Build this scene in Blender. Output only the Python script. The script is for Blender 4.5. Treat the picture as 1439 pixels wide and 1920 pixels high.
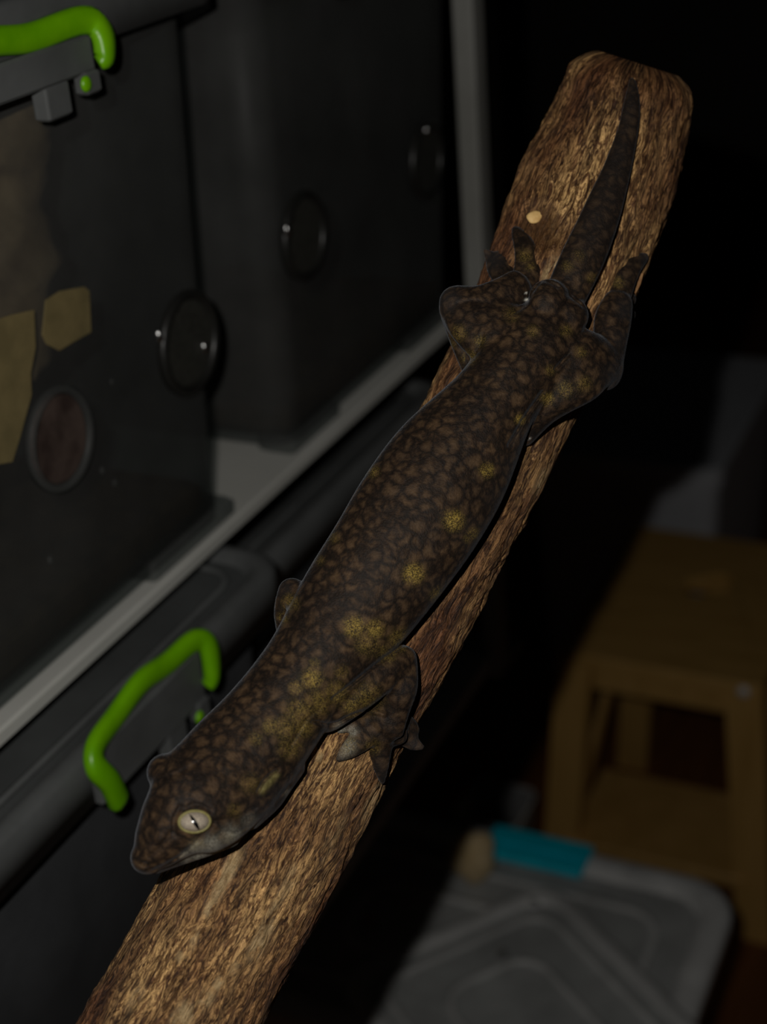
import bpy, math, random
import numpy as np
from mathutils import Matrix, Vector, noise
random.seed(7); rng = np.random.default_rng(7)
for o in list(bpy.data.objects): bpy.data.objects.remove(o)
scene = bpy.context.scene
col = scene.collection

# ------------------------------------------------------------------ camera
F = 2883.0                                   # focal length in pixels of the 1439 x 1920 frame
RIGHT = np.array([0.90723, 0.41472, -0.07025])
DOWN = np.array([0.13229, -0.43987, -0.88827])
FWD = np.array([-0.39929, 0.79657, -0.45393])
CAM = np.array([0.0, 0.0, 1.83])
cd = bpy.data.cameras.new('camera'); cam = bpy.data.objects.new('camera', cd); col.objects.link(cam)
cd.sensor_fit = 'VERTICAL'; cd.sensor_height = 36.0; cd.lens = F / 1920 * 36.0
cd.clip_start = 0.02
m = Matrix.Identity(4)
for i in range(3):
    m[i][0] = RIGHT[i]; m[i][1] = -DOWN[i]; m[i][2] = -FWD[i]; m[i][3] = CAM[i]
cam.matrix_world = m
cd.dof.use_dof = True; cd.dof.focus_distance = 0.605; cd.dof.aperture_fstop = 7.0
scene.camera = cam
# ------------------------------------------------------------------ world, flash, exposure
w = bpy.data.worlds.new('world'); scene.world = w; w.use_nodes = True
w.node_tree.nodes['Background'].inputs[0].default_value = (0.8, 0.9, 1.0, 1)
w.node_tree.nodes['Background'].inputs[1].default_value = 0.0006
ld = bpy.data.lights.new('phone_flash_offscreen', 'POINT'); ld.energy = 10.5; ld.shadow_soft_size = 0.004; ld.color = (1.0, 0.965, 0.91)
flash = bpy.data.objects.new('phone_flash_offscreen', ld); col.objects.link(flash)
flash.location = CAM - RIGHT * 0.047 - DOWN * 0.043 - FWD * 0.005     # phone flash, up and left of the lens
vs = scene.view_settings
vs.view_transform = 'Standard'; vs.look = 'None'; vs.gamma = 1.0; vs.use_curve_mapping = False; vs.exposure = 0.0

def ray(px, py): return RIGHT * ((px - 719.5) / F) + DOWN * ((py - 960) / F) + FWD
def at(px, py, d): return CAM + ray(px, py) * d
def on(px, py, ax, val):                     # where a pixel's ray meets an axis-aligned plane
    r = ray(px, py); return CAM + r * ((val - CAM[ax]) / r[ax])

# ------------------------------------------------------------------ materials
class NT:
    def __init__(s, name):
        s.m = bpy.data.materials.new(name); s.m.use_nodes = True
        s.t = s.m.node_tree; s.b = s.t.nodes['Principled BSDF']; s.out = s.t.nodes['Material Output']
    def n(s, typ, **kw):
        nd = s.t.nodes.new(typ)
        for k, v in kw.items():
            if k.startswith('i_'):
                key = k[2:].replace('_', ' ')
                nd.inputs[key].default_value = v
            else: setattr(nd, k, v)
        return nd
    def l(s, a, b): s.t.links.new(a, b)
    def ramp(s, src, stops, interp='LINEAR'):
        r = s.n('ShaderNodeValToRGB'); r.color_ramp.interpolation = interp
        els = r.color_ramp.elements
        while len(els) < len(stops): els.new(0.5)
        for e, (p, c) in zip(els, stops): e.position = p; e.color = c if len(c) == 4 else (*c, 1)
        s.l(src, r.inputs[0]); return r.outputs[0]
    def mix(s, fac, a, b, mode='MIX'):
        x = s.n('ShaderNodeMix', data_type='RGBA', blend_type=mode)
        for sock, v in ((x.inputs[0], fac), (x.inputs[6], a), (x.inputs[7], b)):
            if hasattr(v, 'links') or hasattr(v, 'is_linked'): s.l(v, sock)
            else: sock.default_value = v if not isinstance(v, tuple) or len(v) == 4 else (*v, 1)
        return x.outputs[2]
    def math(s, op, a, b=0.0, clamp=False):
        x = s.n('ShaderNodeMath', operation=op, use_clamp=clamp)
        for sock, v in ((x.inputs[0], a), (x.inputs[1], b)):
            if hasattr(v, 'is_linked'): s.l(v, sock)
            else: sock.default_value = v
        return x.outputs[0]
    def attr(s, name): return s.n('ShaderNodeAttribute', attribute_name=name)
    def coords(s, kind='Object', scale=(1, 1, 1)):
        c = s.n('ShaderNodeTexCoord'); mp = s.n('ShaderNodeMapping'); mp.inputs['Scale'].default_value = scale
        s.l(c.outputs[kind], mp.inputs[0]); return mp.outputs[0]
    def noise(s, vec, scale, detail=4, rough=.55, dist=0.0):
        x = s.n('ShaderNodeTexNoise'); s.l(vec, x.inputs['Vector'])
        x.inputs['Scale'].default_value = scale; x.inputs['Detail'].default_value = detail
        x.inputs['Roughness'].default_value = rough; x.inputs['Distortion'].default_value = dist
        return x.outputs['Fac']
    def vor(s, vec, scale, feature='F1', rand=1.0):
        x = s.n('ShaderNodeTexVoronoi', feature=feature); s.l(vec, x.inputs['Vector'])
        x.inputs['Scale'].default_value = scale; x.inputs['Randomness'].default_value = rand
        return x.outputs['Distance']
    def bump(s, h, strength, dist, prev=None):
        x = s.n('ShaderNodeBump'); x.inputs['Strength'].default_value = strength; x.inputs['Distance'].default_value = dist
        s.l(h, x.inputs['Height'])
        if prev is not None: s.l(prev, x.inputs['Normal'])
        s.l(x.outputs[0], s.b.inputs['Normal']); return x.outputs[0]

def plain(name, c1, c2=None, rough=.5, scale=30, spec=.5, metal=0.0, stretch=(1, 1, 1), bump=0.0):
    t = NT(name); t.b.inputs['Roughness'].default_value = rough; t.b.inputs['Metallic'].default_value = metal
    t.b.inputs['Specular IOR Level'].default_value = spec
    v = t.coords('Object', stretch); f = t.noise(v, scale)
    t.l(t.ramp(f, [(.35, c1), (.65, c2 or c1)]), t.b.inputs['Base Color'])
    if bump: t.bump(f, bump, .002)
    return t.m

def film(name, c, alpha, rough=.3, spec=.5, haze=.4):     # smoky translucent plastic
    t = NT(name); v = t.coords(); f = t.noise(v, 12, 5, .6)
    t.l(t.ramp(f, [(.3, tuple(x * (1 - haze * .5) for x in c)), (.7, tuple(x * (1 + haze) for x in c))]), t.b.inputs['Base Color'])
    t.b.inputs['Roughness'].default_value = rough; t.b.inputs['Specular IOR Level'].default_value = spec
    tr = t.n('ShaderNodeBsdfTransparent'); tr.inputs[0].default_value = (.85, .88, .88, 1)
    mx = t.n('ShaderNodeMixShader'); mx.inputs[0].default_value = alpha
    t.l(tr.outputs[0], mx.inputs[1]); t.l(t.b.outputs[0], mx.inputs[2]); t.l(mx.outputs[0], t.out.inputs[0])
    return t.m

M = {}
M['floor'] = plain('floor_wood', (.16, .055, .015), (.24, .09, .025), .45, 6, stretch=(14, 1, 1))
M['wall'] = plain('wall_paint', (.05, .045, .04), (.06, .055, .05), .9, 3)
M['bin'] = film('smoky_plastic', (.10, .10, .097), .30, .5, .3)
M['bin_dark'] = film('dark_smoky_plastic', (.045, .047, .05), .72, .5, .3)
M['rim'] = film('clear_grey_plastic', (.11, .115, .115), .85, .45, .35)
M['lid_top'] = film('grey_lid_plastic', (.11, .115, .115), .5, .45, .35)
M['green'] = plain('lime_plastic', (.14, .42, .0), (.19, .5, .002), .35, 40)
M['teal'] = plain('teal_plastic', (.0, .55, .72), (.0, .62, .8), .35, 40)
M['black'] = plain('black_plastic', (.012, .012, .011), (.018, .018, .016), .4, 40)
M['mesh'] = plain('vent_mesh', (.02, .02, .016), (.035, .035, .028), .7, 300)
M['ventbrown'] = plain('vent_dusty_mesh', (.03, .016, .012), (.075, .05, .04), .8, 60)
M['steel'] = plain('steel', (.6, .6, .6), (.7, .7, .7), .25, 30, metal=1.0)
M['shelf'] = plain('shelf_white_laminate', (.5, .5, .465), (.56, .56, .525), .6, 8)
M['post'] = plain('post_painted_metal', (.24, .24, .22), (.3, .3, .28), .5, 12)
M['under'] = plain('shelf_dark', (.03, .03, .032), (.04, .04, .04), .7, 8)
M['tape'] = plain('masking_tape', (.16, .125, .05), (.22, .17, .07), .8, 60)
M['cork'] = plain('cork_bark', (.2, .12, .06), (.5, .34, .19), .9, 25, bump=.6)
M['beige'] = plain('pale_cork', (.6, .44, .22), (.85, .66, .4), .85, 25, bump=.5)
M['wood'] = plain('stool_pine', (.62, .36, .10), (.75, .45, .14), .5, 9, stretch=(3, 3, .5))
M['seatwood'] = plain('stool_seat_pine', (.62, .36, .10), (.75, .45, .14), .5, 9, stretch=(1, 6, 1))
M['boxclear'] = film('translucent_box_plastic', (.4, .4, .4), .6, .3, .5)
M['boxrim'] = film('translucent_lid_rim', (.62, .62, .61), .9, .35, .5)
M['boxlid'] = film('translucent_lid_sheet', (.62, .62, .61), .42, .35, .5)
M['ridge'] = film('translucent_lid_ridge', (.62, .62, .61), .72, .35, .5)
M['greybox'] = plain('grey_box_plastic', (.6, .62, .66), (.68, .7, .74), .5, 8)
M['substrate'] = plain('substrate', (.03, .02, .012), (.07, .045, .025), .95, 60)
dw = NT('water'); dw.b.inputs['Base Color'].default_value = (1, 1, 1, 1); dw.b.inputs['Roughness'].default_value = .03; dw.b.inputs['IOR'].default_value = 1.33; dw.b.inputs['Transmission Weight'].default_value = 1.0; M['drop'] = dw.m
M['cap'] = plain('screw_cap_metal', (.85, .85, .82), (.95, .95, .92), .35, 40, metal=.15)
M['pink'] = plain('pink_grit', (.4, .22, .18), (.5, .3, .25), .6, 80)

# ------------------------------------------------------------------ mesh helpers (vertices in world metres)
def link(name, V, Fc, mat, parent=None, smooth=False, origin=None):
    V = np.asarray(V, float)
    if parent is not None: org = np.array(parent['_o'])
    elif origin is not None: org = np.array(origin, float)
    else: org = np.array([(V[:, 0].min() + V[:, 0].max()) / 2, (V[:, 1].min() + V[:, 1].max()) / 2, V[:, 2].min()])
    me = bpy.data.meshes.new(name); me.from_pydata((V - org).tolist(), [], Fc if isinstance(Fc, list) else Fc.tolist())
    if smooth: me.polygons.foreach_set('use_smooth', [True] * len(me.polygons))
    me.materials.append(M[mat] if isinstance(mat, str) else mat); me.update()
    o = bpy.data.objects.new(name, me); col.objects.link(o)
    o['_o'] = org.tolist()
    if parent is not None: o.parent = parent
    else: o.location = org
    return o
def empty(name, loc):
    o = bpy.data.objects.new(name, None); col.objects.link(o); o.location = loc; o['_o'] = list(map(float, loc))
    o.empty_display_size = .02; return o
def tag(o, label=None, cat=None, group=None, kind=None):
    if label: o['label'] = label
    if cat: o['category'] = cat
    if group: o['group'] = group
    if kind: o['kind'] = kind
    return o
def join(*parts):
    V, Fc = [], []; n = 0
    for v, f in parts:
        V.append(np.asarray(v, float)); Fc += [[i + n for i in q] for q in f]; n += len(v)
    return np.vstack(V), Fc
def rings(R, closed_ends=True, close_loop=False):        # loft rings (k, n, 3)
    R = np.asarray(R, float); k, n = R.shape[:2]; Fc = []
    for i in range(k if close_loop else k - 1):
        a = i * n; b = ((i + 1) % k) * n
        for j in range(n):
            j2 = (j + 1) % n; Fc.append([a + j, a + j2, b + j2, b + j])
    if closed_ends and not close_loop:
        Fc.append(list(range(n))[::-1]); Fc.append([(k - 1) * n + j for j in range(n)])
    return R.reshape(-1, 3), Fc
def box(x0, x1, y0, y1, z0, z1, b=0.0):
    if b <= 0: b = min(x1 - x0, y1 - y0, z1 - z0) * .08
    def rr(z, i): return rrect((x0 + x1) / 2, (y0 + y1) / 2, (x1 - x0) / 2 - i, (y1 - y0) / 2 - i, b, z, 2)
    return rings([rr(z0, b), rr(z0 + b, 0), rr(z1 - b, 0), rr(z1, b)])
def rrect(cx, cy, hx, hy, r, z, seg=5, rot=0.0):
    r = min(r, hx * .98, hy * .98); P = []
    for sx, sy, a0 in ((1, 1, 0), (-1, 1, 90), (-1, -1, 180), (1, -1, 270)):
        for i in range(seg + 1):
            a = math.radians(a0 + 90 * i / seg)
            P.append((sx * (hx - r) + r * math.cos(a), sy * (hy - r) + r * math.sin(a)))
    c, s = math.cos(rot), math.sin(rot)
    return np.array([(cx + x * c - y * s, cy + x * s + y * c, z) for x, y in P])
def sweep(path, hw, ht, up=(0, 0, 1), n=10, closed=False, power=2.6):   # rounded bar along a polyline
    P = np.asarray(path, float); k = len(P); up = np.array(up, float); R = []
    hw = np.broadcast_to(hw, k); ht = np.broadcast_to(ht, k)
    for i in range(k):
        if closed: T = P[(i + 1) % k] - P[i - 1]
        else: T = P[min(i + 1, k - 1)] - P[max(i - 1, 0)]
        T /= np.linalg.norm(T); S = np.cross(T, up); S /= np.linalg.norm(S); U = np.cross(S, T); ring = []
        for j in range(n):
            a = 2 * math.pi * (j + .5) / n; c, s = math.cos(a), math.sin(a)
            ring.append(P[i] + S * hw[i] * math.copysign(abs(c) ** (2 / power), c) + U * ht[i] * math.copysign(abs(s) ** (2 / power), s))
        R.append(ring)
    return rings(R, True, closed)
def spline(P, n):                                        # Catmull-Rom through rows of any width
    P = np.asarray(P, float); k = len(P); out = []
    for i in range(k - 1):
        a, b, c, d = P[max(i - 1, 0)], P[i], P[i + 1], P[min(i + 2, k - 1)]
        for q in range(n):
            t = q / n
            out.append(.5 * (2 * b + (c - a) * t + (2 * a - 5 * b + 4 * c - d) * t * t + (3 * b - a - 3 * c + d) * t ** 3))
    out.append(P[-1]); return np.array(out)
def ball(c, r, n=10, m=14):
    c = np.array(c); r = np.broadcast_to(r, 3); R = []
    for i in range(1, n):
        a = math.pi * i / n
        R.append([c + r * np.array([math.sin(a) * math.cos(2 * math.pi * j / m), math.sin(a) * math.sin(2 * math.pi * j / m), math.cos(a)]) for j in range(m)])
    return rings(R)
def disc_x(x, cy, cz, r0, r1, th, n=32, ry=1.0):          # ring or plate facing +X
    def rg(r, xx): return [(xx, cy + r * ry * math.cos(2 * math.pi * j / n), cz + r * math.sin(2 * math.pi * j / n)) for j in range(n)]
    if r0 <= 0: return rings([rg(r1, x), rg(r1, x + th * .7), rg(r1 * .93, x + th)])
    return rings([rg(r1, x), rg(r1, x + th * .6), rg((r0 + r1) / 2, x + th), rg(r0, x + th * .6), rg(r0, x)], False, True)

# ------------------------------------------------------------------ the room
tag(link('floor', *box(-2.2, 2.4, -1.2, 5.2, -.05, 0, .002), 'floor'), 'dark brown wooden floor under the stool', kind='structure')
tag(link('wall_back', *box(-2.2, 2.4, 5.2, 5.3, -.05, 2.6, .002), 'wall'), 'dark painted wall at the far end of the room', kind='structure')
tag(link('wall_left', *box(-2.3, -2.2, -1.2, 5.3, -.05, 2.6, .002), 'wall'), 'dark painted wall behind the shelving rack', kind='structure')
tag(link('wall_right', *box(2.4, 2.5, -1.2, 5.3, -.05, 2.6, .002), 'wall'), 'dark painted wall of the unlit room', kind='structure')

# shelving rack
SX = -0.479; SZ = 1.386
rk = tag(empty('shelving_rack', (-.7, .6, 0)), 'white-edged shelving rack with grey posts carrying the smoky plastic bins', 'shelving rack')
tag(link('shelf_board', *box(-.93, SX, -.25, 1.16, SZ - .010, SZ, .0015), 'shelf', rk), 'pale shelf board under the dark bins')
link('shelf_board', *box(-.93, SX, -.25, 1.16, 1.012, 1.03, .0015), 'shelf', rk)
for (x0, x1, y0, y1, z0) in ((-.487, -.469, 1.160, 1.184, 1.012), (-.505, -.490, 1.205, 1.222, 1.012), (-.93, -.9, 1.160, 1.195, 0), (-.485, -.465, -.275, -.249, 0), (-.93, -.9, -.28, -.249, 0)):
    link('post', *box(x0, x1, y0, y1, z0, 2.1, .002), 'post', rk)
link('end_bar', *box(-.93, -.469, 1.160, 1.222, 1.004, 1.014, .002), 'post', rk)

# storage bins ------------------------------------------------------
def latch(root, x, y0, y1, ztop, drop, name='latch'):     # bent green handle over the lid edge, on a grey base plate
    L = y1 - y0; xo = x + .006
    pts = [(xo + .004, y0 + .012, ztop - drop), (xo + .005, y0 + .006, ztop - drop * .4), (xo + .003, y0, ztop + .002), (xo - .001, y0 + .008, ztop + .009),
           (xo - .004, y0 + L * .28, ztop + .011), (xo - .004, y0 + L * .5, ztop + .016), (xo - .004, y0 + L * .72, ztop + .012),
           (xo - .001, y1 - .008, ztop + .013), (xo + .003, y1, ztop + .006), (xo + .005, y1 - .003, ztop - drop * .4), (xo + .003, y1 - .006, ztop - drop * .6)]
    p = spline(pts, 5)
    o = link(name, *sweep(p, [.0068] * (len(p) - 9) + list(np.linspace(.0066, .003, 9)), .0045, (1, 0, 0), 10), 'green', root, True); o['label'] = 'lime green latch handle'
    b = link('latch_plate', *box(x - .002, x + .006, y0 + .004, y1 - .004, ztop - drop * .95, ztop + .006, .0015), 'rim', o)
    link('latch_clip', *box(x - .004, x + .005, y1 - .045, y1 - .026, ztop - drop - .015, ztop - drop * .9, .0012), 'rim', o)
    link('hinge_peg', *box(x, x + .008, y1 - .016, y1 - .004, ztop - drop - .009, ztop - drop * .85, .0012), 'rim', o)
    link('peg_tip', *ball((x + .008, y1 - .017, ztop - drop - .003), (.002, .004, .004), 8, 10), 'green', o, True)
    return o
def bin_(name, x1, y0, y1, z0, z1, depth, mat, label, taper=.012, latches=(), lid_out=.016, group=None, feet=True, rim='rim'):
    x0 = x1 - depth; cx = (x0 + x1) / 2; cy = (y0 + y1) / 2; hx = depth / 2; hy = (y1 - y0) / 2
    root = tag(empty(name, (cx, cy, z0)), label, 'storage bin', group)
    R = []
    for t, i in ((0, .02), (0.0, .006), (.02, 0), (.15, 0), (.6, 0), (1, 0)):
        R.append(rrect(cx, cy, hx - taper * (1 - t) - i, hy - taper * (1 - t) - i, .022, z0 + .006 * (i == .006) * 0 + (z1 - z0) * t + .004 * (t == 0) , 6))
    for t in (1, .02): R.append(rrect(cx, cy, hx - taper * (1 - t) - .0025, hy - taper * (1 - t) - .0025, .02, z0 + .006 + (z1 - z0 - .006) * t, 6))
    v, f = rings(R, True); link('body', v, f, mat, root, True)
    if feet:
        fx = x1 - taper + .004
        for a, b in ((y0 + .012, y0 + .085), (y1 - .105, y1 - .008)):
            link('foot', *box(fx - .03, fx, a, b, z0, z0 + .014, .003), mat, root)
        for a, b in ((y0 + .012, y0 + .085), (y1 - .105, y1 - .008)):
            link('foot', *box(x0 + taper - .006, x0 + taper + .024, a, b, z0, z0 + .014, .003), mat, root)
    # lid: skirt, shoulder and recessed top with a raised rib
    o = lid_out; L = [rrect(cx, cy, hx + o - .003, hy + o - .003, .03, z1 - .012, 7), rrect(cx, cy, hx + o, hy + o, .03, z1 - .013, 7), rrect(cx, cy, hx + o, hy + o, .03, z1 + .014, 7),
         rrect(cx, cy, hx + o - .003, hy + o - .003, .03, z1 + .017, 7), rrect(cx, cy, hx + o - .012, hy + o - .012, .025, z1 + .017, 7), rrect(cx, cy, hx + o - .016, hy + o - .016, .025, z1 + .010, 7)]
    v, f = rings(L, False); lid = link('lid', v, f, rim, root, True)
    tp = [rrect(cx, cy, hx + o - .015, hy + o - .015, .025, z1 + .006, 7), rrect(cx, cy, hx + o - .015, hy + o - .015, .025, z1 + .0105, 7)]
    link('lid_panel', *rings(tp), 'lid_top', lid)
    rb = rrect(cx, cy, hx + o - .026, hy + o - .026, .022, z1 + .0115, 7)
    link('lid_rib', *sweep(rb, .0022, .002, closed=True, n=6), rim, lid, True)
    for a, b, d, dz in latches: latch(root, x1 + o - .001, a, b, z1 + .014 + dz, d)
    return root

B1 = bin_('storage_bin', -.473, .335, .757, SZ, 1.716, .40, 'bin', 'smoky plastic bin with yellow tape, lime latch and two round vents', latches=((.47, .634, .012, -.027),), group=None)
B2 = bin_('storage_bin', -.476, .825, 1.141, SZ, 1.716, .40, 'bin', 'smoky plastic bin with ringed vents at the grey post end of the shelf', latches=((.885, 1.05, .034, -.01),))
XL = -.461
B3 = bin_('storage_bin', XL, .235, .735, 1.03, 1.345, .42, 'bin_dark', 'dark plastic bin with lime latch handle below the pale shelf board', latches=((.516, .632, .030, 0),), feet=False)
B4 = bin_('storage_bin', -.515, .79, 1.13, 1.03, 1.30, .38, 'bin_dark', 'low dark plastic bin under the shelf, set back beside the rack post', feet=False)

def faceX(z): return -.473 - .012 * (1 - min(1, (z - SZ) / .33))
def vent(root, px, py, r, kind, ry=1.0):
    X = -.481; p = on(px, py, 0, X); X = faceX(p[2]) + .0016 - (.003 if root is B2 else 0)
    a = tag(link('vent', *disc_x(X - .002, p[1], p[2], r * .82, r, .006, ry=ry), 'black' if kind else 'bin', root, True), 'black ringed round vent' if kind else 'pale ringed round vent')
    link('vent_mesh', *disc_x(X - .002, p[1], p[2], 0, r * .84, .003, ry=ry), 'mesh' if kind else 'ventbrown', a)
    return a
va = vent(B1, 106, 822, .029, 0, .95)
vb = vent(B1, 348, 642, .0315, 1)
vc = vent(B2, 570, 442, .030, 1)
vd = vent(B2, 800, 300, .030, 1)
for v_, q, r in ((vb, (298, 630), .0026), (vb, (383, 652), .0022), (vc, (538, 432), .0026), (vd, (800, 245), .0020)):
    link('glint_bead', *ball(on(*q, 0, -.476), (r * .9, r, r * 1.7)), 'steel', v_, True)  # shiny beads added to stand in for flash glints on the vent rings
# pale specks of water stain on the bin face
for q, r in (((190, 882), .0022), ((215, 905), .0022), ((95, 1050), .002), ((203, 715), .0018)):
    q_ = on(*q, 0, -.4825); link('dried_drop', *ball((faceX(q_[2]), q_[1], q_[2]), (.0010, r, r * 1.2), 6, 10), 'bin', B1, True)
# masking-tape labels on the bin
def patch(name, poly, x, th, mat, root, label=None):
    P = np.array([on(a, b, 0, x) for a, b in poly]); P[:, 0] = [faceX(z) + .0005 for z in P[:, 2]]; Q = P.copy(); Q[:, 0] += th
    v, f = rings([P, Q]); o = link(name, v, f, mat, root)
    if label: o['label'] = label
    return o
patch('tape_label', [(78, 562), (104, 545), (150, 537), (160, 545), (166, 622), (134, 640), (106, 657), (82, 645), (73, 628)], -.4795, .0006, 'tape', B1, 'yellowish masking tape patch')
patch('tape_label', [(-20, 600), (10, 590), (55, 580), (60, 650), (52, 700), (55, 740), (35, 820), (22, 866), (-15, 872)], -.4797, .0006, 'tape', B1, 'long yellowish masking tape strip')
# cork bark inside the bin
ck = []
for i, (px, py, r) in enumerate([(70, 160, .020), (40, 260, .026), (52, 330, .018), (35, 420, .024), (50, 500, .03), (30, 560, .03), (30, 700, .03)]):
    p = on(px, py, 0, -.503); ck.append([p[0], p[1] - .006, p[2], r])
ck = spline(ck, 6); R = []
for i, q in enumerate(ck):
    ring = []
    for j in range(20):
        a = 2 * math.pi * j / 20; rr = q[3] * (1 + .25 * noise.noise((i * .35, math.cos(a) * 2, math.sin(a) * 2)))
        ring.append((q[0] + rr * .5 * math.cos(a), q[1] + rr * math.sin(a), q[2]))
    R.append(ring)
tag(link('cork_bark', *rings(R), 'cork', None, True), 'upright piece of brown cork bark inside the taped smoky bin', 'cork bark')
for b, (y0, y1) in ((B1, (.36, .735)), (B2, (.85, 1.125))):
    link('substrate', *box(-.86, -.495, y0, y1, SZ + .0065, SZ + .03, .004), 'substrate', b)

# ------------------------------------------------------------------ step stool
ST = tag(empty('step_stool', (-.537, 2.15, 0)), 'wooden step stool with splayed legs behind the teal-latched box', 'step stool')
sx = -.537
def leg(x, y, dx, dy, wd=.029, zt=.478):
    P = np.array([(x + dx, y + dy, 0), (x, y, zt)])
    R = [[(p[0] + a * wd, p[1] + b * .016, p[2]) for a, b in ((-1, -1), (1, -1), (1, 1), (-1, 1))] for p in P]
    link('leg', *rings(R), 'wood', ST)
leg(-.674, 1.994, -.034, -.01); leg(-.402, 1.994, .036, -.01)
leg(-.655, 2.34, -.034, .03); leg(-.418, 2.34, .034, .03)
h = on(1330, 1096, 2, .5)
def so(z, i): return rrect(-.536, 2.196, .164 - i, .224 - i, .006, z, 6)
def sh(z, i): return rrect(h[0], h[1], .042 + i, .026 + i, .022, z, 6, .7)
link('seat', *rings([so(.478, .002), so(.480, 0), so(.498, 0), so(.5, .002), sh(.5, .003), sh(.497, 0), sh(.481, 0), sh(.478, .003)], False, True), 'seatwood', ST)
link('apron', *box(-.645, -.431, 1.982, 2.0, .432, .4785, .002), 'wood', ST)
link('apron', *box(-.627, -.446, 2.335, 2.353, .43, .4785, .002), 'wood', ST)
link('step', *box(-.69, -.385, 1.965, 2.18, .105, .128, .003), 'wood', ST)
for s, xx in ((-1, -.69), (1, -.385)):
    link('side_brace', *sweep([(xx, 2.0, .12), (xx - s * .02, 2.33, .44)], .02, .009, (1, 0, 0), 8), 'wood', ST)
    link('side_rail', *box(xx - .01 - s * .014, xx + .01 - s * .014, 1.99, 2.35, .44, .4785, .002), 'wood', ST)
p = on(1395, 1297, 1, 1.971); link('screw_cap', *ball((p[0], 1.971, p[2]), (.010, .005, .010)), 'cap', ST, True)

# ------------------------------------------------------------------ teal-latched box and the lid lying askew on it
BZ = .60
P1 = on(1112, 1598, 2, BZ); P0 = on(915, 1572, 2, BZ); PR = on(1372, 1720, 2, BZ)
bx1 = PR[0]; bx0 = (P0[0] + P1[0]) - bx1 - .05; by1 = (P0[1] + P1[1]) / 2 + .012; by0 = by1 - .37
bcx, bcy, bhx, bhy = (bx0 + bx1) / 2, (by0 + by1) / 2, (bx1 - bx0) / 2, (by1 - by0) / 2
UB = tag(empty('storage_box', (bcx, bcy, 0)), 'closed translucent storage box carrying the teal-latched box', 'storage box')
link('body', *rings([rrect(bcx, bcy, bhx - .05, bhy - .05, .04, 0, 6), rrect(bcx, bcy, bhx - .02, bhy - .02, .05, .285, 6)]), 'boxclear', UB, True)
link('lid', *rings([rrect(bcx, bcy, bhx - .004, bhy - .004, .06, .27, 6), rrect(bcx, bcy, bhx - .004, bhy - .004, .06, .296, 6), rrect(bcx, bcy, bhx - .01, bhy - .01, .06, .30, 6)]), 'boxrim', UB)
TB = tag(empty('storage_box', (bcx, bcy, .30)), 'translucent storage box with a teal latch, stacked in front of the stool', 'storage box')
BB = .30
R = [rrect(bcx, bcy, bhx - .05, bhy - .05, .04, BB, 6), rrect(bcx, bcy, bhx - .045, bhy - .045, .04, BB + .006, 6), rrect(bcx, bcy, bhx - .018, bhy - .018, .05, BZ - .012, 6),
     rrect(bcx, bcy, bhx - .021, bhy - .021, .05, BZ - .012, 6), rrect(bcx, bcy, bhx - .048, bhy - .048, .04, BB + .01, 6)]
link('body', *rings(R), 'boxclear', TB, True)
R = [rrect(bcx, bcy, bhx - .002, bhy - .002, .06, BZ - .03, 8), rrect(bcx, bcy, bhx, bhy, .06, BZ - .028, 8), rrect(bcx, bcy, bhx, bhy, .06, BZ - .006, 8), rrect(bcx, bcy, bhx - .006, bhy - .006, .056, BZ, 8),
     rrect(bcx, bcy, bhx - .03, bhy - .03, .045, BZ, 8), rrect(bcx, bcy, bhx - .036, bhy - .036, .04, BZ - .01, 8)]
lid = link('lid', *rings(R, False), 'boxrim', TB, True)
link('lid_panel', *rings([rrect(bcx, bcy, bhx - .034, bhy - .034, .04, BZ - .014, 8), rrect(bcx, bcy, bhx - .034, bhy - .034, .04, BZ - .01, 8)]), 'boxlid', lid)
for i in (.075, .13): link('lid_rib', *sweep(rrect(bcx, bcy, bhx - i, bhy - i, .04, BZ - .008, 7), .006, .003, closed=True, n=6), 'ridge', lid, True)
tl = link('latch', *join(box(P0[0], P1[0], by1 - .052, by1 + .002, BZ - .006, BZ + .006, .004), box(P0[0], P1[0], by1 - .003, by1 + .006, BZ - .07, BZ + .004, .003)), 'teal', TB); tl['label'] = 'teal plastic latch'
link('latch_groove', *box(P0[0] + .004, P1[0] - .004, by1 - .030, by1 - .022, BZ + .005, BZ + .0085, .001), 'teal', tl)
# askew lid on top: corner and edge directions from the ridges seen in the photograph
LZ = BZ + .013
A = on(1030, 1664, 2, LZ); Bq = on(1165, 1800, 2, LZ); Cq = on(800, 1716, 2, LZ)
d1 = (Bq - A)[:2]; rot = math.atan2(d1[1], d1[0])
e1 = np.array([math.cos(rot), math.sin(rot)]); e2 = np.array([math.sin(rot), -math.cos(rot)])
if e2 @ (Cq - A)[:2] < 0: e2 = -e2
hx, hy = .20, .145
cc = A[:2] + e1 * (hx - .012) + e2 * (hy - .012)
AL = tag(empty('loose_lid', (cc[0], cc[1], BZ)), 'loose translucent ribbed lid lying askew on the teal-latched box', 'lid')
z = BZ
R = [rrect(cc[0], cc[1], hx, hy, .04, z, 7, rot), rrect(cc[0], cc[1], hx, hy, .04, z + .010, 7, rot), rrect(cc[0], cc[1], hx - .004, hy - .004, .037, z + .013, 7, rot),
     rrect(cc[0], cc[1], hx - .017, hy - .017, .03, z + .013, 7, rot), rrect(cc[0], cc[1], hx - .02, hy - .02, .03, z + .006, 7, rot)]
link('rim', *rings(R, False), 'ridge', AL, True)
link('panel', *rings([rrect(cc[0], cc[1], hx - .018, hy - .018, .03, z + .002, 7, rot), rrect(cc[0], cc[1], hx - .018, hy - .018, .03, z + .006, 7, rot)]), 'boxlid', AL)
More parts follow.
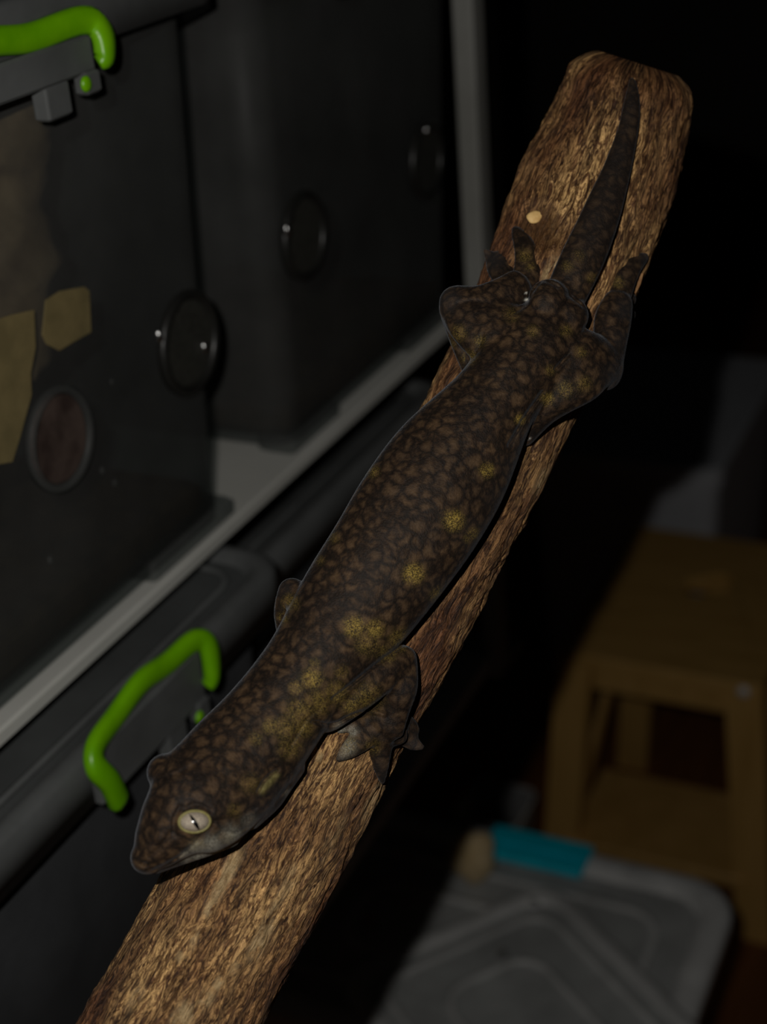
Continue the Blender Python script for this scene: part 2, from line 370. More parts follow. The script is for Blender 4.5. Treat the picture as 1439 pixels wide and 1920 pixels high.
for i in (.036, .085):
    link('rib', *sweep(rrect(cc[0], cc[1], hx - i, hy - i, .035, z + .007, 7, rot), .005, .004, closed=True, n=6), 'ridge', AL, True)
for q, g, lb in (((1000, 1697), .0085, 'shiny water drop between the outer ribs at the loose lid corner'), ((942, 1790), .008, 'shiny water drop beside the inner rib of the loose lid')):
    p = on(*q, 2, z + .008); tag(link('water_drop', *ball((p[0], p[1], p[2]), (g, g, .006)), 'drop', None, True), lb, 'water drop', 'water drops on the loose lid')
p = on(890, 1640, 2, BZ); tv, tf = ball((p[0], p[1], BZ + .029), (.026, .024, .036), 12, 16)
tv = tv + np.array([[.005 * noise.noise(Vector(q) * 40) for _ in range(3)] for q in tv])
tag(link('cork_lump', tv, tf, 'beige', None, True), 'pale beige rounded cork lump on the box lid beside the teal latch', 'cork')
p = on(694, 1732, 2, BZ - .01); tag(link('pebble', *ball((p[0], p[1], BZ - .003), (.008, .007, .009)), 'pink', None, True), 'tiny pinkish pebble on the translucent box lid near the branch', 'pebble')

# grey box behind the stool and small clear tub beside it
gz = .55
g0 = on(1352, 885, 2, gz); g1 = on(1436, 742, 2, gz)
gx1 = (g0[0] + g1[0]) / 2; gy0 = g0[1]
gy0 = max(gy0, 2.435); GB = tag(empty('grey_box', (gx1 - .2, gy0 + .29, 0)), 'plain grey plastic box on the floor behind the wooden stool', 'box')
link('body', *rings([rrect(gx1 - .2, gy0 + .29, .17, .25, .03, 0, 5), rrect(gx1 - .2, gy0 + .29, .19, .27, .03, gz - .035, 5)]), 'greybox', GB)
link('lid', *rings([rrect(gx1 - .2, gy0 + .29, .2, .29, .03, gz - .04, 5), rrect(gx1 - .2, gy0 + .29, .2, .29, .03, gz - .004, 5), rrect(gx1 - .2, gy0 + .29, .194, .284, .03, gz, 5)]), 'greybox', GB)
t0 = on(1010, 1545, 2, .12)
TU = tag(empty('plastic_tub', (-.80, 1.93, 0)), 'small clear plastic tub on the floor beside the stool leg', 'tub')
cx, cy = -.80, 1.93
link('body', *rings([rrect(cx, cy, .045, .045, .02, 0, 5), rrect(cx, cy, .055, .055, .02, .2, 5), rrect(cx, cy, .053, .053, .02, .2, 5), rrect(cx, cy, .044, .044, .02, .004, 5)]), 'boxclear', TU)
link('rim', *sweep(rrect(cx, cy, .056, .056, .02, .2, 5), .003, .003, closed=True, n=6), 'ridge', TU, True)

# ------------------------------------------------------------------ branch and gecko share one modelling frame
K = .64 / F                                               # metres per pixel; x right, y up, z toward the viewer from the branch axis
def gm(px, py, e=0.0): return np.array([(px - 720) * K, (960 - py) * K, e])
def to_world(V):
    px = 720 + V[:, 0] / K; py = 960 - V[:, 1] / K
    t = ((px - 330) * 860 + (py - 1900) * -1770) / (860. ** 2 + 1770. ** 2)
    d = .592 + .095 * t - V[:, 2]
    return CAM + (RIGHT[None] * ((px - 719.5) / F)[:, None] + DOWN[None] * ((py - 960) / F)[:, None] + FWD[None]) * d[:, None]
AX = np.array([(-330, 3080, 160), (40, 2430, 156), (210, 2120, 155), (342, 1880, 152), (475, 1640, 147), (572, 1460, 143), (686, 1250, 139), (818, 1000, 137), (930, 790, 137), (1040, 560, 143), (1110, 370, 139), (1163, 220, 128), (1196, 118, 122)], float)
def axis_at(px, py):
    A = spline(AX, 12); i = np.argmin((A[:, 0] - px) ** 2 + (A[:, 1] - py) ** 2); T = A[min(i + 1, len(A) - 1)] - A[max(i - 1, 0)]
    T = T[:2] / np.hypot(*T[:2]); off = (px - A[i, 0]) * -T[1] + (py - A[i, 1]) * T[0]
    return off, A[i, 2]
def surf(px, py, low=.004):                               # height of the branch surface under a pixel
    off, r = axis_at(px, py); q = r * r - off * off
    return max(low, math.sqrt(max(q, 0)) * K)

def build_branch():
    A = spline(AX, 70); C = np.stack([(A[:, 0] - 720) * K, (960 - A[:, 1]) * K, np.zeros(len(A))], 1); Rd = A[:, 2] * K
    s = np.concatenate([[0], np.cumsum(np.linalg.norm(np.diff(C, axis=0), axis=1))]); tot = s[-1]
    S = np.concatenate([np.arange(0, tot - .011, .0010), tot - .011 + .011 * np.sin(np.linspace(0, 1, 14) * math.pi / 2)])
    n = 200; V = np.zeros((len(S), n, 3)); BK = np.zeros((len(S), n, 3)); th = np.linspace(0, 2 * math.pi, n, endpoint=False)
    for i, q in enumerate(S):
        c = np.array([np.interp(q, s, C[:, k]) for k in range(3)]); r = np.interp(q, s, Rd)
        c2 = np.array([np.interp(min(q + .004, tot), s, C[:, k]) for k in range(3)]); c1 = np.array([np.interp(q - .004 if q > .004 else 0, s, C[:, k]) for k in range(3)])
        T = (c2 - c1) / np.linalg.norm(c2 - c1); N = np.array([0, 0, 1.]); Sd = np.cross(T, N)
        edge = max(0, (q - (tot - .011)) / .011); fall = math.sqrt(max(0, 1 - edge ** 2 * .58)) if edge > 0 else 1.0
        q_ = S[i]
        for j in range(n):
            a = th[j]; ca, sa = math.cos(a), math.sin(a); x, y = ca * r, sa * r
            big = noise.noise((x * 22, y * 22, q_ * 14 + 3)) * .0022
            lum = noise.noise((x * 70, y * 70, q_ * 28)) * .0014
            wv = noise.noise((x * 60, y * 60, q_ * 60)) * .6
            rid = (1 - abs(noise.noise((x * 230 + wv, y * 230 + wv, q_ * 55)))) ** 2
            rid2 = noise.noise((x * 520, y * 520, q_ * 130))
            d = big + lum + (rid - .6) * .0017 + rid2 * .0005
            rr = (r + d) * fall
            V[i, j] = c + Sd * ca * rr + N * sa * rr; BK[i, j] = (x, y, q_)
    # knot hollow round the cut twig
    kx = gm(1015, 425); dd = np.hypot(V[..., 0] - kx[0], V[..., 1] - kx[1]); front = V[..., 2] > .01
    V[..., 2] += np.where(front, -.0030 * np.exp(-(dd / .009) ** 2) + .0016 * np.exp(-((dd - .012) / .004) ** 2), 0)
    Rv, Fc = rings(V, True)
    Wd = to_world(Rv)
    t = NT('bark'); bk = t.attr('bark').outputs['Vector']
    def st(sc):
        mp = t.n('ShaderNodeMapping'); mp.inputs['Scale'].default_value = sc; t.l(bk, mp.inputs[0]); return mp.outputs[0]
    n1 = t.noise(st((1, 1, .22)), 300, 5, .62, 2.2); n2 = t.noise(st((1, 1, .16)), 130, 4, .6, .8); n3 = t.noise(st((1, 1, .45)), 30, 3, .5)
    n4 = t.noise(st((1, 1, .3)), 900, 3, .6, .5)
    r1 = t.math('SUBTRACT', 1.0, t.math('MULTIPLY', t.math('ABSOLUTE', t.math('SUBTRACT', n1, .5)), 10.0), True)
    c = t.ramp(n2, [(.32, (.040, .017, .008)), (.45, (.10, .046, .020)), (.57, (.18, .088, .036)), (.72, (.30, .165, .07))])
    c = t.mix(t.math('MULTIPLY', r1, t.ramp(n2, [(.34, (.35, .35, .35)), (.56, (1, 1, 1))])), c, t.ramp(n3, [(.36, (.36, .19, .09)), (.5, (.64, .38, .155)), (.64, (.82, .53, .23))]))
    mo = t.n('ShaderNodeMapping'); mo.inputs['Location'].default_value = (.37, .81, .53); mo.inputs['Scale'].default_value = (1, 1, .24); t.l(bk, mo.inputs[0])
    dk = t.ramp(t.noise(mo.outputs[0], 420, 5, .65, 1.5), [(.43, (.22, .17, .14)), (.51, (1, 1, 1))])
    c = t.mix(.9, c, dk, 'MULTIPLY')
    red = t.ramp(n3, [(.36, (.62, .46, .36)), (.52, (1, .96, .9)), (.68, (1.25, 1.2, 1.1))]); c = t.mix(.85, c, red, 'MULTIPLY')
    pat = t.attr('pale').outputs['Fac']; pm = t.math('MULTIPLY', pat, t.ramp(t.noise(st((1, 1, .5)), 260, 4, .6), [(.36, (0, 0, 0)), (.5, (1, 1, 1))]), True)
    c = t.mix(pm, c, t.ramp(n4, [(.3, (.36, .23, .1)), (.7, (.58, .42, .22))]))
    t.l(t.mix(t.attr('knot').outputs['Fac'], c, t.ramp(n4, [(.3, (.03, .012, .004)), (.7, (.16, .07, .02))])), t.b.inputs['Base Color'])
    t.b.inputs['Roughness'].default_value = .62; t.b.inputs['Specular IOR Level'].default_value = .35
    b = t.bump(n1, 1.0, .0030); b = t.bump(n4, .7, .0008, b)
    o = link('branch', Wd, Fc, t.m, None, True, origin=to_world(np.array([C[0]]))[0])
    me = o.data
    a = me.attributes.new('bark', 'FLOAT_VECTOR', 'POINT'); a.data.foreach_set('vector', BK.reshape(-1))
    px = 720 + Rv[:, 0] / K; py = 960 - Rv[:, 1] / K; pale = np.zeros(len(Rv))
    for (x, y, ln, wd, am) in ((425, 1640, 55, 12, 1), (395, 1700, 22, 9, 1), (365, 1760, 22, 8, .6), (490, 1760, 45, 13, .9), (515, 1700, 35, 9, .6), (545, 1650, 30, 11, .6), (410, 1845, 14, 9, 1), (385, 1875, 22, 13, .9), (345, 1905, 26, 20, .9), (255, 1870, 30, 10, .5),
                               (1032, 505, 26, 9, 1), (440, 1815, 14, 7, .6), (340, 1795, 10, 10, .9), (700, 1500, 40, 10, .5), (625, 1570, 45, 10, .4), (1015, 900, 30, 8, .5), (1060, 780, 20, 14, .5), (600, 1420, 9, 6, .8)):
        ux, uy = .47, -.88
        du = (px - x) * ux + (py - y) * uy; dv = (px - x) * -uy + (py - y) * ux
        pale = np.maximum(pale, am * np.exp(-((du / ln) ** 4 + (dv / wd) ** 4)))
    pale *= (Rv[:, 2] > 0)
    a = me.attributes.new('pale', 'FLOAT', 'POINT'); a.data.foreach_set('value', pale)
    kn = np.exp(-(np.hypot((px - 1018) / 38, (py - 428) / 44)) ** 4) * (Rv[:, 2] > 0) * .9
    a = me.attributes.new('knot', 'FLOAT', 'POINT'); a.data.foreach_set('value', kn)
    return o
BR = tag(build_branch(), 'thick brown bark-covered branch with a sawn upper end', 'branch')
# cut twig in the knot, loose bark flake
e = surf(1003, 407)
tw = []
for q, (zz, sc) in enumerate(((-.003, 1.0), (.0008, 1.0), (.0014, .8))):
    tw.append([gm(1003, 407, e + zz) + np.array([math.cos(a) * 15 * K * sc * (1 + .12 * math.sin(3 * a)), math.sin(a) * 12 * K * sc + math.cos(a) * 2 * K, 0]) for a in np.linspace(0, 2 * math.pi, 18, endpoint=False)])
tv, tf = rings(tw); tk = link('twig_stub', to_world(tv), tf, plain('cut_twig_wood', (.62, .38, .13), (.75, .5, .2), .7, 400), BR, True); tk['label'] = 'pale sawn twig stub'
fl = sweep([gm(1188, 548, .013), gm(1197, 530, .013), gm(1206, 512, .015)], [.0014, .0014, .0004], [.0008, .0008, .0003], (0, 0, 1), 6)
link('bark_flake', to_world(fl[0]), fl[1], plain('bark_flake', (.2, .09, .03), (.3, .16, .06), .8, 300), BR)

# ------------------------------------------------------------------ gecko body
PARTS = []
def limb(rows, n=6, m=18, up=(0, 0, 1)):                   # rows: px, py, e, half width px, half thickness px
    P = np.array(rows, float); P = spline(P, n)
    C = np.stack([(P[:, 0] - 720) * K, (960 - P[:, 1]) * K, P[:, 2]], 1); W = np.maximum(P[:, 3], 1) * K; H = np.maximum(P[:, 4], 1) * K
    k = len(C); up = np.array(up, float); R = []
    def ring(c, S, U, a, b): return [c + S * a * math.cos(2 * math.pi * j / m) + U * b * math.sin(2 * math.pi * j / m) for j in range(m)]
    for i in range(k):
        T = C[min(i + 1, k - 1)] - C[max(i - 1, 0)]; T /= np.linalg.norm(T); S = np.cross(T, up); S /= np.linalg.norm(S); U = np.cross(S, T)
        if i == 0:
            for q in (80, 55, 28): R.append(ring(C[0] - T * min(W[0], H[0]) * math.sin(math.radians(q)), S, U, W[0] * math.cos(math.radians(q)), H[0] * math.cos(math.radians(q))))
        R.append(ring(C[i], S, U, W[i], H[i]))
        if i == k - 1:
            for q in (28, 55, 80): R.append(ring(C[-1] + T * min(W[-1], H[-1]) * math.sin(math.radians(q)), S, U, W[-1] * math.cos(math.radians(q)), H[-1] * math.cos(math.radians(q))))
    PARTS.append(rings(R))
def blob(px, py, e, a, b, c, ang=0.0):                     # ellipsoid, radii in px
    v, f = ball((0, 0, 0), (a * K, b * K, c * K), 12, 18); ca, sa = math.cos(ang), math.sin(ang)
    v = np.stack([v[:, 0] * ca - v[:, 1] * sa, v[:, 0] * sa + v[:, 1] * ca, v[:, 2]], 1) + gm(px, py, e); PARTS.append((v, f))

# trunk, neck and head
TR = []
for (x, y, wd, th) in ((1050, 578, 52, 44), (1018, 630, 74, 60), (972, 690, 82, 68), (928, 751, 84, 74), (852, 862, 116, 82), (791, 955, 124, 86), (730, 1048, 119, 86), (667, 1137, 112, 84), (600, 1235, 98, 80), (552, 1296, 92, 78), (500, 1365, 97, 76), (450, 1424, 104, 74)):
    TR.append((x, y, surf(x, y) + (th - 12) * K, wd, th))
TR[-1] = (450, 1424, .0500, 104, 74); TR[-2] = (500, 1365, .0465, 97, 76); TR[-3] = (552, 1296, .0440, 92, 78); TR[-4] = (600, 1235, .0430, 98, 80)
TR += [(412, 1466, .0540, 105, 72), (376, 1500, .0575, 104, 74), (350, 1526, .0590, 94, 72), (325, 1549, .0590, 73, 64), (303, 1575, .0585, 56, 54), (288, 1594, .0580, 45, 47), (276, 1608, .0575, 33, 38)]
limb(TR, 8, 40)
blob(270, 1616, .0575, 20, 20, 26)                          # snout tip
blob(310, 1449, .0550, 36, 37, 42)                          # far brow over the hidden eye
blob(352, 1522, .0675, 46, 36, 34, -.1)                    # near brow
blob(310, 1560, .0655, 36, 26, 30, .8)                      # muzzle ridge
blob(432, 1545, .0500, 50, 30, 40, .55)                     # cheek
limb([(470, 1540, .0485, 18, 28), (508, 1500, .0465, 22, 30), (536, 1470, .0445, 16, 28), (560, 1440, .043, 14, 24)])   # throat fold
limb([(292, 1626, .0525, 14, 16), (330, 1606, .0525, 20, 20), (380, 1583, .0520, 26, 24), (430, 1562, .0490, 28, 26)])  # lower jaw
# rump and tail
blob(1030, 562, .046, 40, 40, 34); blob(1072, 592, .044, 34, 36, 32)
tl = []
for (x, y, wd) in ((1060, 556, 40), (1092, 487, 42), (1117, 430, 39), (1136, 380, 35), (1154, 330, 29), (1169, 280, 24), (1180, 236, 20), (1185, 200, 17.5), (1187, 168, 12), (1186, 148, 7)):
    th = wd * .72; tl.append((x, y, surf(x, y) + (th + 3) * K, wd, th))
limb(tl, 6, 24)
# right foreleg with hand
limb([(612, 1335, .041, 40, 40), (660, 1300, .042, 42, 40), (715, 1262, .041, 38, 36), (755, 1236, .037, 27, 30)])
limb([(757, 1236, .036, 27, 30), (752, 1285, .036, 33, 28), (740, 1325, .032, 32, 24), (720, 1358, .0300, 44, 18)])
blob(712, 1368, surf(712, 1368) + .0020, 50, 32, 15, .2); blob(735, 1372, surf(735, 1372) + .001, 34, 26, 12, -.5); blob(680, 1385, surf(680, 1385) + .001, 30, 22, 9, .6)
S = surf
def digit(pts, r0, r1, lift=5):
    rows = []
    for i, (x, y) in enumerate(pts):
        q = i / (len(pts) - 1); r = (r0 + (r1 - r0) * q) * (1 + .22 * math.sin(math.pi * q)); rows.append((x, y, S(x, y, .012) + lift * K, r, r * .62))
    limb(rows, 4, 12)
digit([(700, 1352), (660, 1360), (634, 1371)], 14, 8)
digit([(705, 1365), (672, 1392), (648, 1412), (633, 1426)], 26, 7)
digit([(715, 1375), (713, 1410), (715, 1442), (718, 1468)], 26, 7)
digit([(735, 1355), (760, 1378), (776, 1394), (793, 1402)], 24, 8)
digit([(758, 1345), (774, 1362), (782, 1374)], 14, 8)
# left foreleg: elbow juts past the flank
limb([(610, 1200, .042, 34, 34), (575, 1140, .040, 34, 30), (548, 1108, .036, 26, 26)])
limb([(546, 1107, .036, 25, 24), (537, 1150, .030, 24, 22), (548, 1200, .018, 24, 20), (570, 1240, .012, 22, 12)])
# right hind leg
limb([(985, 815, .030, 22, 30), (1015, 765, .036, 38, 38), (1062, 715, .041, 58, 44), (1105, 690, .038, 56, 44), (1134, 688, .031, 40, 38)])
limb([(1040, 660, .043, 50, 44), (1090, 665, .040, 50, 44), (1130, 680, .033, 42, 38)])
limb([(1130, 700, .030, 38, 34), (1143, 650, .030, 33, 32), (1150, 600, .028, 36, 30), (1160, 566, .026, 30, 22)])
digit([(1158, 568), (1168, 530), (1184, 502), (1200, 488), (1213, 480)], 26, 10)
digit([(1165, 575), (1180, 590), (1186, 598)], 18, 9); digit([(1165, 560), (1183, 562), (1189, 568)], 18, 8); digit([(1160, 605), (1177, 612), (1183, 617)], 18, 8)
# left hind leg
limb([(985, 650, .044, 58, 46), (930, 625, .042, 66, 42), (885, 600, .038, 52, 40), (858, 577, .034, 36, 36)])
limb([(854, 590, .032, 28, 34), (866, 640, .026, 22, 26), (885, 695, .026, 18, 24)])
limb([(856, 567, .035, 33, 34), (900, 566, .038, 32, 30), (945, 552, .038, 34, 26), (975, 536, .036, 34, 20)])
digit([(955, 530), (935, 505), (922, 485), (909, 468)], 26, 6); digit([(952, 528), (945, 500), (938, 484), (933, 473)], 22, 8)
digit([(985, 540), (990, 500), (985, 465), (973, 440), (965, 428)], 28, 9)

def gecko_body():
    v, f = join(*PARTS)
    me = bpy.data.meshes.new('tmp'); me.from_pydata(v.tolist(), [], f); me.update()
    o = bpy.data.objects.new('tmp', me); col.objects.link(o)
    md = o.modifiers.new('r', 'REMESH'); md.mode = 'VOXEL'; md.voxel_size = .00075; md.adaptivity = 0
    ev = o.evaluated_get(bpy.context.evaluated_depsgraph_get()); m2 = ev.to_mesh()
    n = len(m2.vertices); V = np.empty(n * 3); m2.vertices.foreach_get('co', V); V = V.reshape(-1, 3)
    Fc = [list(p.vertices) for p in m2.polygons]
    E = np.empty(len(m2.edges) * 2, int); m2.edges.foreach_get('vertices', E); E = E.reshape(-1, 2)
    ev.to_mesh_clear(); bpy.data.objects.remove(o); bpy.data.meshes.remove(me)
    deg = np.bincount(E.ravel(), minlength=n).astype(float)
    def lap(X):
        A = np.zeros_like(X)
        for k in range(3):
            A[:, k] = np.bincount(E[:, 0], X[E[:, 1], k], n) + np.bincount(E[:, 1], X[E[:, 0], k], n)
        return A / deg[:, None]
    for it in range(9): V = V * .4 + lap(V) * .6
    px = 720 + V[:, 0] / K; py = 960 - V[:, 1] / K
    # folds of skin pressed in from the visible side
    def poly_d(pts):
        P = spline([(a, b) for a, b in pts], 6); best = np.full(n, 1e9)
        for a, b in zip(P[:-1], P[1:]):
            ab = b - a; t = np.clip(((px - a[0]) * ab[0] + (py - a[1]) * ab[1]) / (ab @ ab), 0, 1)
            best = np.minimum(best, np.hypot(px - a[0] - ab[0] * t, py - a[1] - ab[1] * t))
        return best
    # top-facing test through vertex height against its smoothed column
    sm = V.copy()
    top = np.full(n, True)
    key = (np.floor(px / 8).astype(int) * 4000 + np.floor(py / 8).astype(int)); order = np.argsort(key)
    mx = {}
    for i in order:
        k = key[i]; mx[k] = max(mx.get(k, -1), V[i, 2])
    top = np.array([V[i, 2] > mx[key[i]] - .012 for i in range(n)])
    for pts, wd, dp in (([(757, 1208), (705, 1246), (652, 1289), (625, 1310)], 3.2, .0035), ([(586, 1353), (625, 1357), (655, 1343), (688, 1333), (722, 1340)], 3.2, .0030),
                        ([(1067, 664), (1042, 692)], 3, .0022), ([(1018, 735), (985, 782), (955, 835)], 3.4, .0034), ([(1100, 612), (1088, 640)], 3, .002),
                        ([(286, 1633), (318, 1617), (345, 1599), (376, 1570), (400, 1549)], 2.6, .0016), ([(400, 1541), (442, 1533), (480, 1515)], 3, .0014),
                        ([(484, 1484), (497, 1462), (520, 1443)], 3, .003), ([(543, 1470), (515, 1505)], 3, .0016),
                        ([(940, 600), (980, 575), (1000, 545)], 4, .0018), ([(1000, 545), (1020, 526), (1050, 540)], 3, .002), ([(1065, 552), (1095, 575)], 3, .0018), ([(338, 1512), (326, 1538), (330, 1566)], 4, .0011), ([(322, 1560), (300, 1588), (280, 1608)], 4, .0009), ([(345, 1518), (368, 1508), (395, 1520)], 4, .0010), ([(400, 1556), (440, 1562), (475, 1545)], 3, .0010), ([(560, 1440), (585, 1410), (612, 1375)], 3, .0012), ([(600, 1330), (575, 1350), (545, 1400)], 3, .0008), ([(870, 690), (895, 660), (905, 630)], 4, .0010), ([(930, 575), (890, 565), (860, 570)], 5, .0008), ([(300, 1460), (330, 1452), (372, 1430)], 4, .0006)):
        d = poly_d(pts); V[:, 2] -= np.where(top, dp * np.exp(-(d / wd) ** 2), 0)
    dn = np.hypot((px - 271) / 1.3, py - 1620); V[:, 2] -= np.where(top, .0028 * np.exp(-(dn / 4.5) ** 2), 0)
    # soft skin relief
    bumps = np.array([noise.noise(Vector(q) * 260) * .00022 + noise.noise(Vector(q) * 90) * .0004 for q in V]); V[:, 2] += bumps
    V = V * .75 + lap(V) * .25
    # pattern attributes
    gold = np.zeros(n); pale = np.zeros(n); grey = np.zeros(n); white = np.zeros(n)
    def spot(arr, x, y, r, am, sx_=1.0): arr[:] = np.maximum(arr, am * np.exp(-(((px - x) ** 2 + ((py - y) * sx_) ** 2) / r ** 2) ** 1.5) * top)
    for s in ((851, 976, 19, 1), (776, 1076, 19, 1), (913, 882, 14, .75), (664, 1175, 20, .85), (703, 1180, 18, .8), (690, 1205, 26, .5), (586, 1272, 20, .75), (555, 1290, 14, .6), (508, 1362, 16, .65), (700, 884, 12, .7), (888, 1000, 12, .6), (878, 1010, 10, .4),
              (822, 1118, 16, .65), (750, 1200, 22, .7), (725, 1225, 20, .6), (975, 786, 10, .8), (1027, 748, 12, .8), (1032, 695, 10, .5), (1060, 730, 16, .5), (1095, 720, 16, .4), (545, 1130, 16, .7), (530, 1160, 12, .7), (625, 1008, 12, .45), (600, 1050, 10, .4),
              (560, 1335, 26, .55), (595, 1320, 26, .6), (630, 1300, 24, .6), (535, 1365, 24, .5), (570, 1365, 20, .6), (690, 1310, 30, .5), (660, 1325, 20, .6), (545, 1400, 24, .5), (480, 1385, 14, .4), (860, 625, 16, .5), (880, 670, 14, .7), (900, 640, 14, .4), (845, 645, 10, .5),
              (1062, 620, 12, .5), (1000, 620, 12, .4), (960, 590, 16, .3), (1090, 660, 12, .4), (1110, 520, 10, .4), (1085, 480, 12, .3), (1065, 500, 12, .35), (1160, 530, 12, .5), (985, 480, 14, .5), (995, 500, 10, .4), (650, 1395, 20, .6), (700, 1400, 16, .4), (470, 1470, 20, .3), (440, 1520, 14, .4), (430, 1575, 14, .5), (370, 1585, 14, .5), (590, 1245, 12, .35), (640, 1260, 14, .35)):
        spot(gold, s[0], s[1], s[2] * .92, s[3] if s[3] > .72 else s[3] * .72)
    # mid-back blotches are left to the material; greyish flank and jaw
    for s in ((400, 1590, 22, .9), (375, 1597, 20, .9), (350, 1608, 12, .7), (435, 1570, 22, .7), (470, 1545, 18, .35)): spot(pale, *s)
    for s in ((637, 1368, 13, .55), (660, 1372, 12, .6), (645, 1400, 22, .5), (545, 1490, 10, .4)): spot(pale, *s)
    d = poly_d([(492, 1483), (506, 1466), (518, 1454)]); ear = np.exp(-(d / 6) ** 2) * top * .85
    for s in ((820, 1110, 30, .5), (900, 1010, 40, .6), (945, 940, 34, .6), (965, 880, 30, .6), (980, 830, 26, .6), (500, 1530, 40, .7), (525, 1490, 26, .7), (590, 1415, 30, .6), (715, 1450, 30, .6), (785, 1395, 26, .9), (775, 1290, 24, .6), (1160, 710, 34, .7), (1170, 640, 26, .6), (1180, 580, 26, .8), (835, 560, 30, .7), (920, 480, 30, .9), (1215, 478, 16, .8), (530, 1100, 24, .5)): spot(grey, *s)
    for s in ((988, 562, 5.5, 1), (987, 549, 3, 1), (992, 822, 5, .8)): spot(white, s[0], s[1], s[2] * .68, s[3], 1.4)
    tail = np.clip((560 - py) / 160, 0, 1) * (px > 1020)
    W = to_world(V)
    t = NT('gecko_skin'); oc = t.coords('Object')
    wob = t.n('ShaderNodeMix', data_type='VECTOR'); wob.inputs[0].default_value = .006
    nz = t.n('ShaderNodeTexNoise'); t.l(oc, nz.inputs['Vector']); nz.inputs['Scale'].default_value = 260; nz.inputs['Detail'].default_value = 4
    t.l(oc, wob.inputs[4]); t.l(nz.outputs['Color'], wob.inputs[5]); wv = wob.outputs[1]
    cell = t.math('ADD', t.vor(wv, 185, 'DISTANCE_TO_EDGE'), t.math('MULTIPLY', t.math('SUBTRACT', t.noise(oc, 330, 4, .65), .5), .42)); n1 = t.noise(oc, 600, 5, .7); n2 = t.noise(oc, 70, 3, .5); fine = t.noise(oc, 2200, 2, .6); gl = t.vor(oc, 1500)
    c = t.ramp(cell, [(.0, (.011, .0078, .0058)), (.12, (.024, .015, .0095)), (.28, (.050, .031, .017)), (.5, (.074, .047, .026))])
    c = t.mix(.75, c, t.ramp(n1, [(.3, (.55, .52, .5)), (.7, (1.5, 1.45, 1.4))]), 'MULTIPLY')
    c = t.mix(.7, c, t.ramp(n2, [(.35, (.75, .75, .8)), (.65, (1.25, 1.2, 1.1))]), 'MULTIPLY')
    c = t.mix(t.math('MULTIPLY', t.attr('tail').outputs['Fac'], .55), c, (.016, .0125, .011))
    c = t.mix(t.math('MULTIPLY', t.attr('grey').outputs['Fac'], .55), c, (.030, .028, .029))
    gm_ = t.math('MULTIPLY', t.attr('gold').outputs['Fac'], t.ramp(t.math('ADD', t.math('MULTIPLY', n1, .5), t.math('MULTIPLY', fine, .5)), [(.42, (.08, .08, .08)), (.58, (1, 1, 1))]), True)
    c = t.mix(gm_, c, t.ramp(fine, [(.4, (.09, .06, .012)), (.6, (.42, .29, .06))]))
    c = t.mix(t.math('MULTIPLY', t.attr('pale').outputs['Fac'], t.ramp(gl, [(.2, (1, 1, 1)), (.6, (.4, .4, .4))])), c, (.38, .36, .29))
    c = t.mix(t.math('MULTIPLY', t.attr('ear').outputs['Fac'], t.ramp(n1, [(.3, (.5, .5, .5)), (.6, (1, 1, 1))])), c, t.ramp(n1, [(.3, (.12, .10, .03)), (.7, (.22, .19, .07))]))
    c = t.mix(t.attr('white').outputs['Fac'], c, (.75, .73, .64))
    t.l(c, t.b.inputs['Base Color'])
    t.b.inputs['Roughness'].default_value = .62; t.b.inputs['Specular IOR Level'].default_value = .16
    t.b.inputs['Sheen Weight'].default_value = .09; t.b.inputs['Sheen Roughness'].default_value = .3; t.b.inputs['Sheen Tint'].default_value = (.8, .88, 1, 1)
    b = t.bump(n1, .4, .0004); b = t.bump(gl, .4, .0003, b)
    o = link('gecko', W, Fc, t.m, None, True)
    for nm, arr in (('gold', gold), ('pale', pale), ('grey', grey), ('white', white), ('ear', ear), ('tail', tail)):
        a = o.data.attributes.new(nm, 'FLOAT', 'POINT'); a.data.foreach_set('value', arr)
    return o, V
GK, GV = gecko_body()
tag(GK, 'dark brown mottled gecko with gold flecks clinging head-down along the branch', 'gecko')
def skin_e(px, py):
    x, y = gm(px, py)[:2]; d = np.hypot(GV[:, 0] - x, GV[:, 1] - y); s = d < .0012
    return GV[s, 2].max() if s.any() else GV[np.argmin(d), 2]
print('skin e at eye', skin_e(364, 1539), 'head', skin_e(330, 1560), 'mid', skin_e(790, 955), 'surf', surf(790, 955), 'jaw', skin_e(400, 1585))
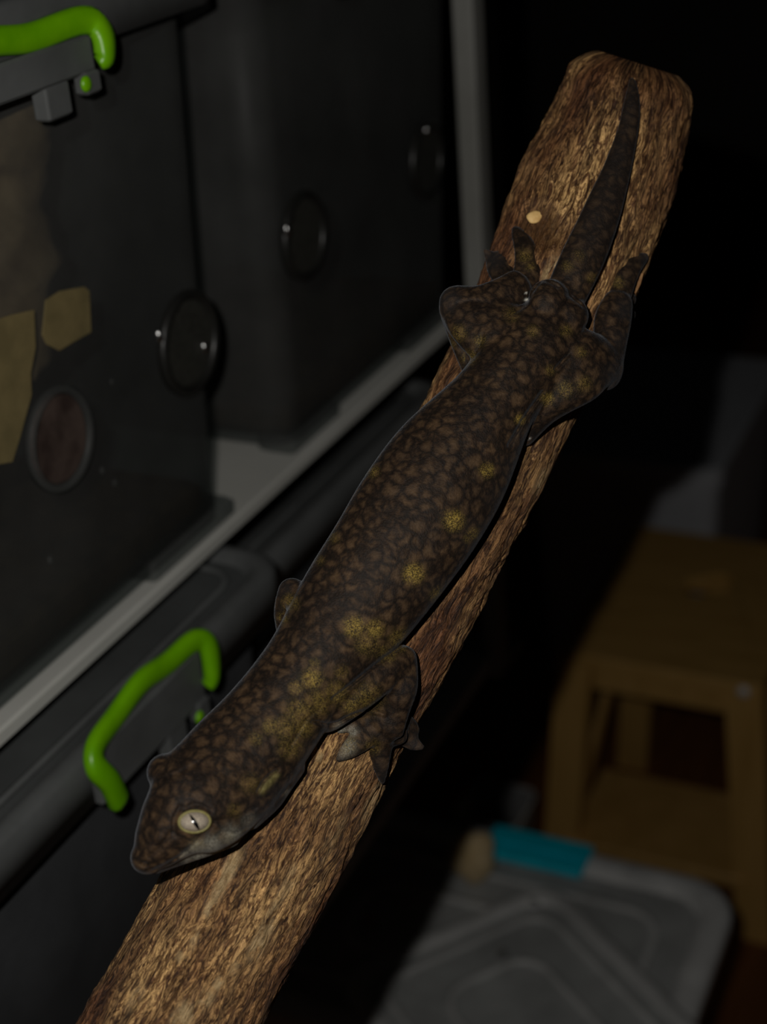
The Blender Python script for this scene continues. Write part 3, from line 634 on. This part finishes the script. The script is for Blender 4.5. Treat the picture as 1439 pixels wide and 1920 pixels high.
# eye: ellipsoid with a cream iris and a slit pupil, ringed by a yellowish lid
def eye(px, py, e, a, b, c, slit, tilt, parent):
    t = NT('gecko_eye'); lc = t.attr('eyeco').outputs['Vector']; sep = t.n('ShaderNodeSeparateXYZ'); t.l(lc, sep.inputs[0])
    x, y = sep.outputs[0], sep.outputs[1]
    vein = t.noise(lc, 8, 5, .7, 2.0); vl = t.math('MULTIPLY', t.math('ABSOLUTE', t.math('SUBTRACT', vein, .5)), 9.0, True)
    cc_ = t.mix(vl, (.16, .12, .09), (.66, .58, .46))
    rad = sep.outputs[2]
    cc_ = t.mix(t.math('GREATER_THAN', rad, .93), cc_, (.3, .27, .08))
    half = t.math('MULTIPLY', t.math('SUBTRACT', 1.0, t.math('MULTIPLY', t.math('MULTIPLY', y, y), 1.35)), .16)
    pup = t.math('LESS_THAN', t.math('ABSOLUTE', t.math('ADD', x, t.math('MULTIPLY', vein, .06))), t.math('ADD', half, .03))
    t.l(t.mix(pup, cc_, (.002, .002, .002)), t.b.inputs['Base Color'])
    t.b.inputs['Roughness'].default_value = .25; t.b.inputs['Coat Weight'].default_value = 1.0; t.b.inputs['Coat Roughness'].default_value = .14
    v, f = ball((0, 0, 0), (1, 1, 1), 24, 32); L = v.copy()
    # surface frame: tilt the eye to look out from the side of the head
    ax = Matrix.Rotation(tilt[0], 3, 'X') @ Matrix.Rotation(tilt[1], 3, 'Y') @ Matrix.Rotation(tilt[2], 3, 'Z')
    Rm = np.array(ax); G = (v * np.array([a * K, b * K, c * K])) @ Rm.T + gm(px, py, e)
    o = link('eye', to_world(G), f, t.m, parent, True); o['label'] = 'cream eye with a black slit pupil'
    sa = slit; X = L[:, 0] * a / b * math.cos(sa) + L[:, 1] * math.sin(sa); Yy = -L[:, 0] * a / b * math.sin(sa) + L[:, 1] * math.cos(sa)
    L2 = np.stack([X, Yy, np.hypot(L[:, 0], L[:, 1])], 1)
    at_ = o.data.attributes.new('eyeco', 'FLOAT_VECTOR', 'POINT'); at_.data.foreach_set('vector', L2.reshape(-1))
    ringp = [np.array([math.cos(q) * a * 1.02, math.sin(q) * b * 1.02, c * .2]) * K for q in np.linspace(0, 2 * math.pi, 40, endpoint=False)]
    ringp = np.array(ringp) @ Rm.T + gm(px, py, e)
    rv, rf = sweep(ringp, .0006, .0007, (0, 0, 1), 8, True, 2.0)
    lr = link('eyelid', to_world(rv), rf, plain('eyelid_skin', (.15, .13, .03), (.22, .19, .06), .5, 900), o, True); lr['label'] = 'thin yellowish eyelid rim'
    return o
ee = skin_e(364, 1539)
eye(364.5, 1540, ee - .0016, 29, 20, 22, .50, (.12, .10, .05), GK)
eye(294, 1449, skin_e(300, 1446) - .018, 10, 22, 20, 0, (0, -1.35, 0), GK)
def skin_pit(px, py):
    x, y = gm(px, py)[:2]; d = np.hypot(GV[:, 0] - x, GV[:, 1] - y); s_ = (d < .0016) & (GV[:, 2] > GV[d < .0016, 2].max() - .006)
    return GV[s_, 2].min()
# nostril
ne = skin_e(271, 1620); nv, nf = ball(gm(271, 1620, skin_pit(271, 1620)), (5 * K, 4 * K, 2 * K), 8, 10)
link('nostril', to_world(nv), nf, plain('nostril_skin', (.024, .015, .0095), (.03, .02, .013), .8, 900, spec=.1), GK, True)

for o in bpy.data.objects:
    if '_o' in o: del o['_o']
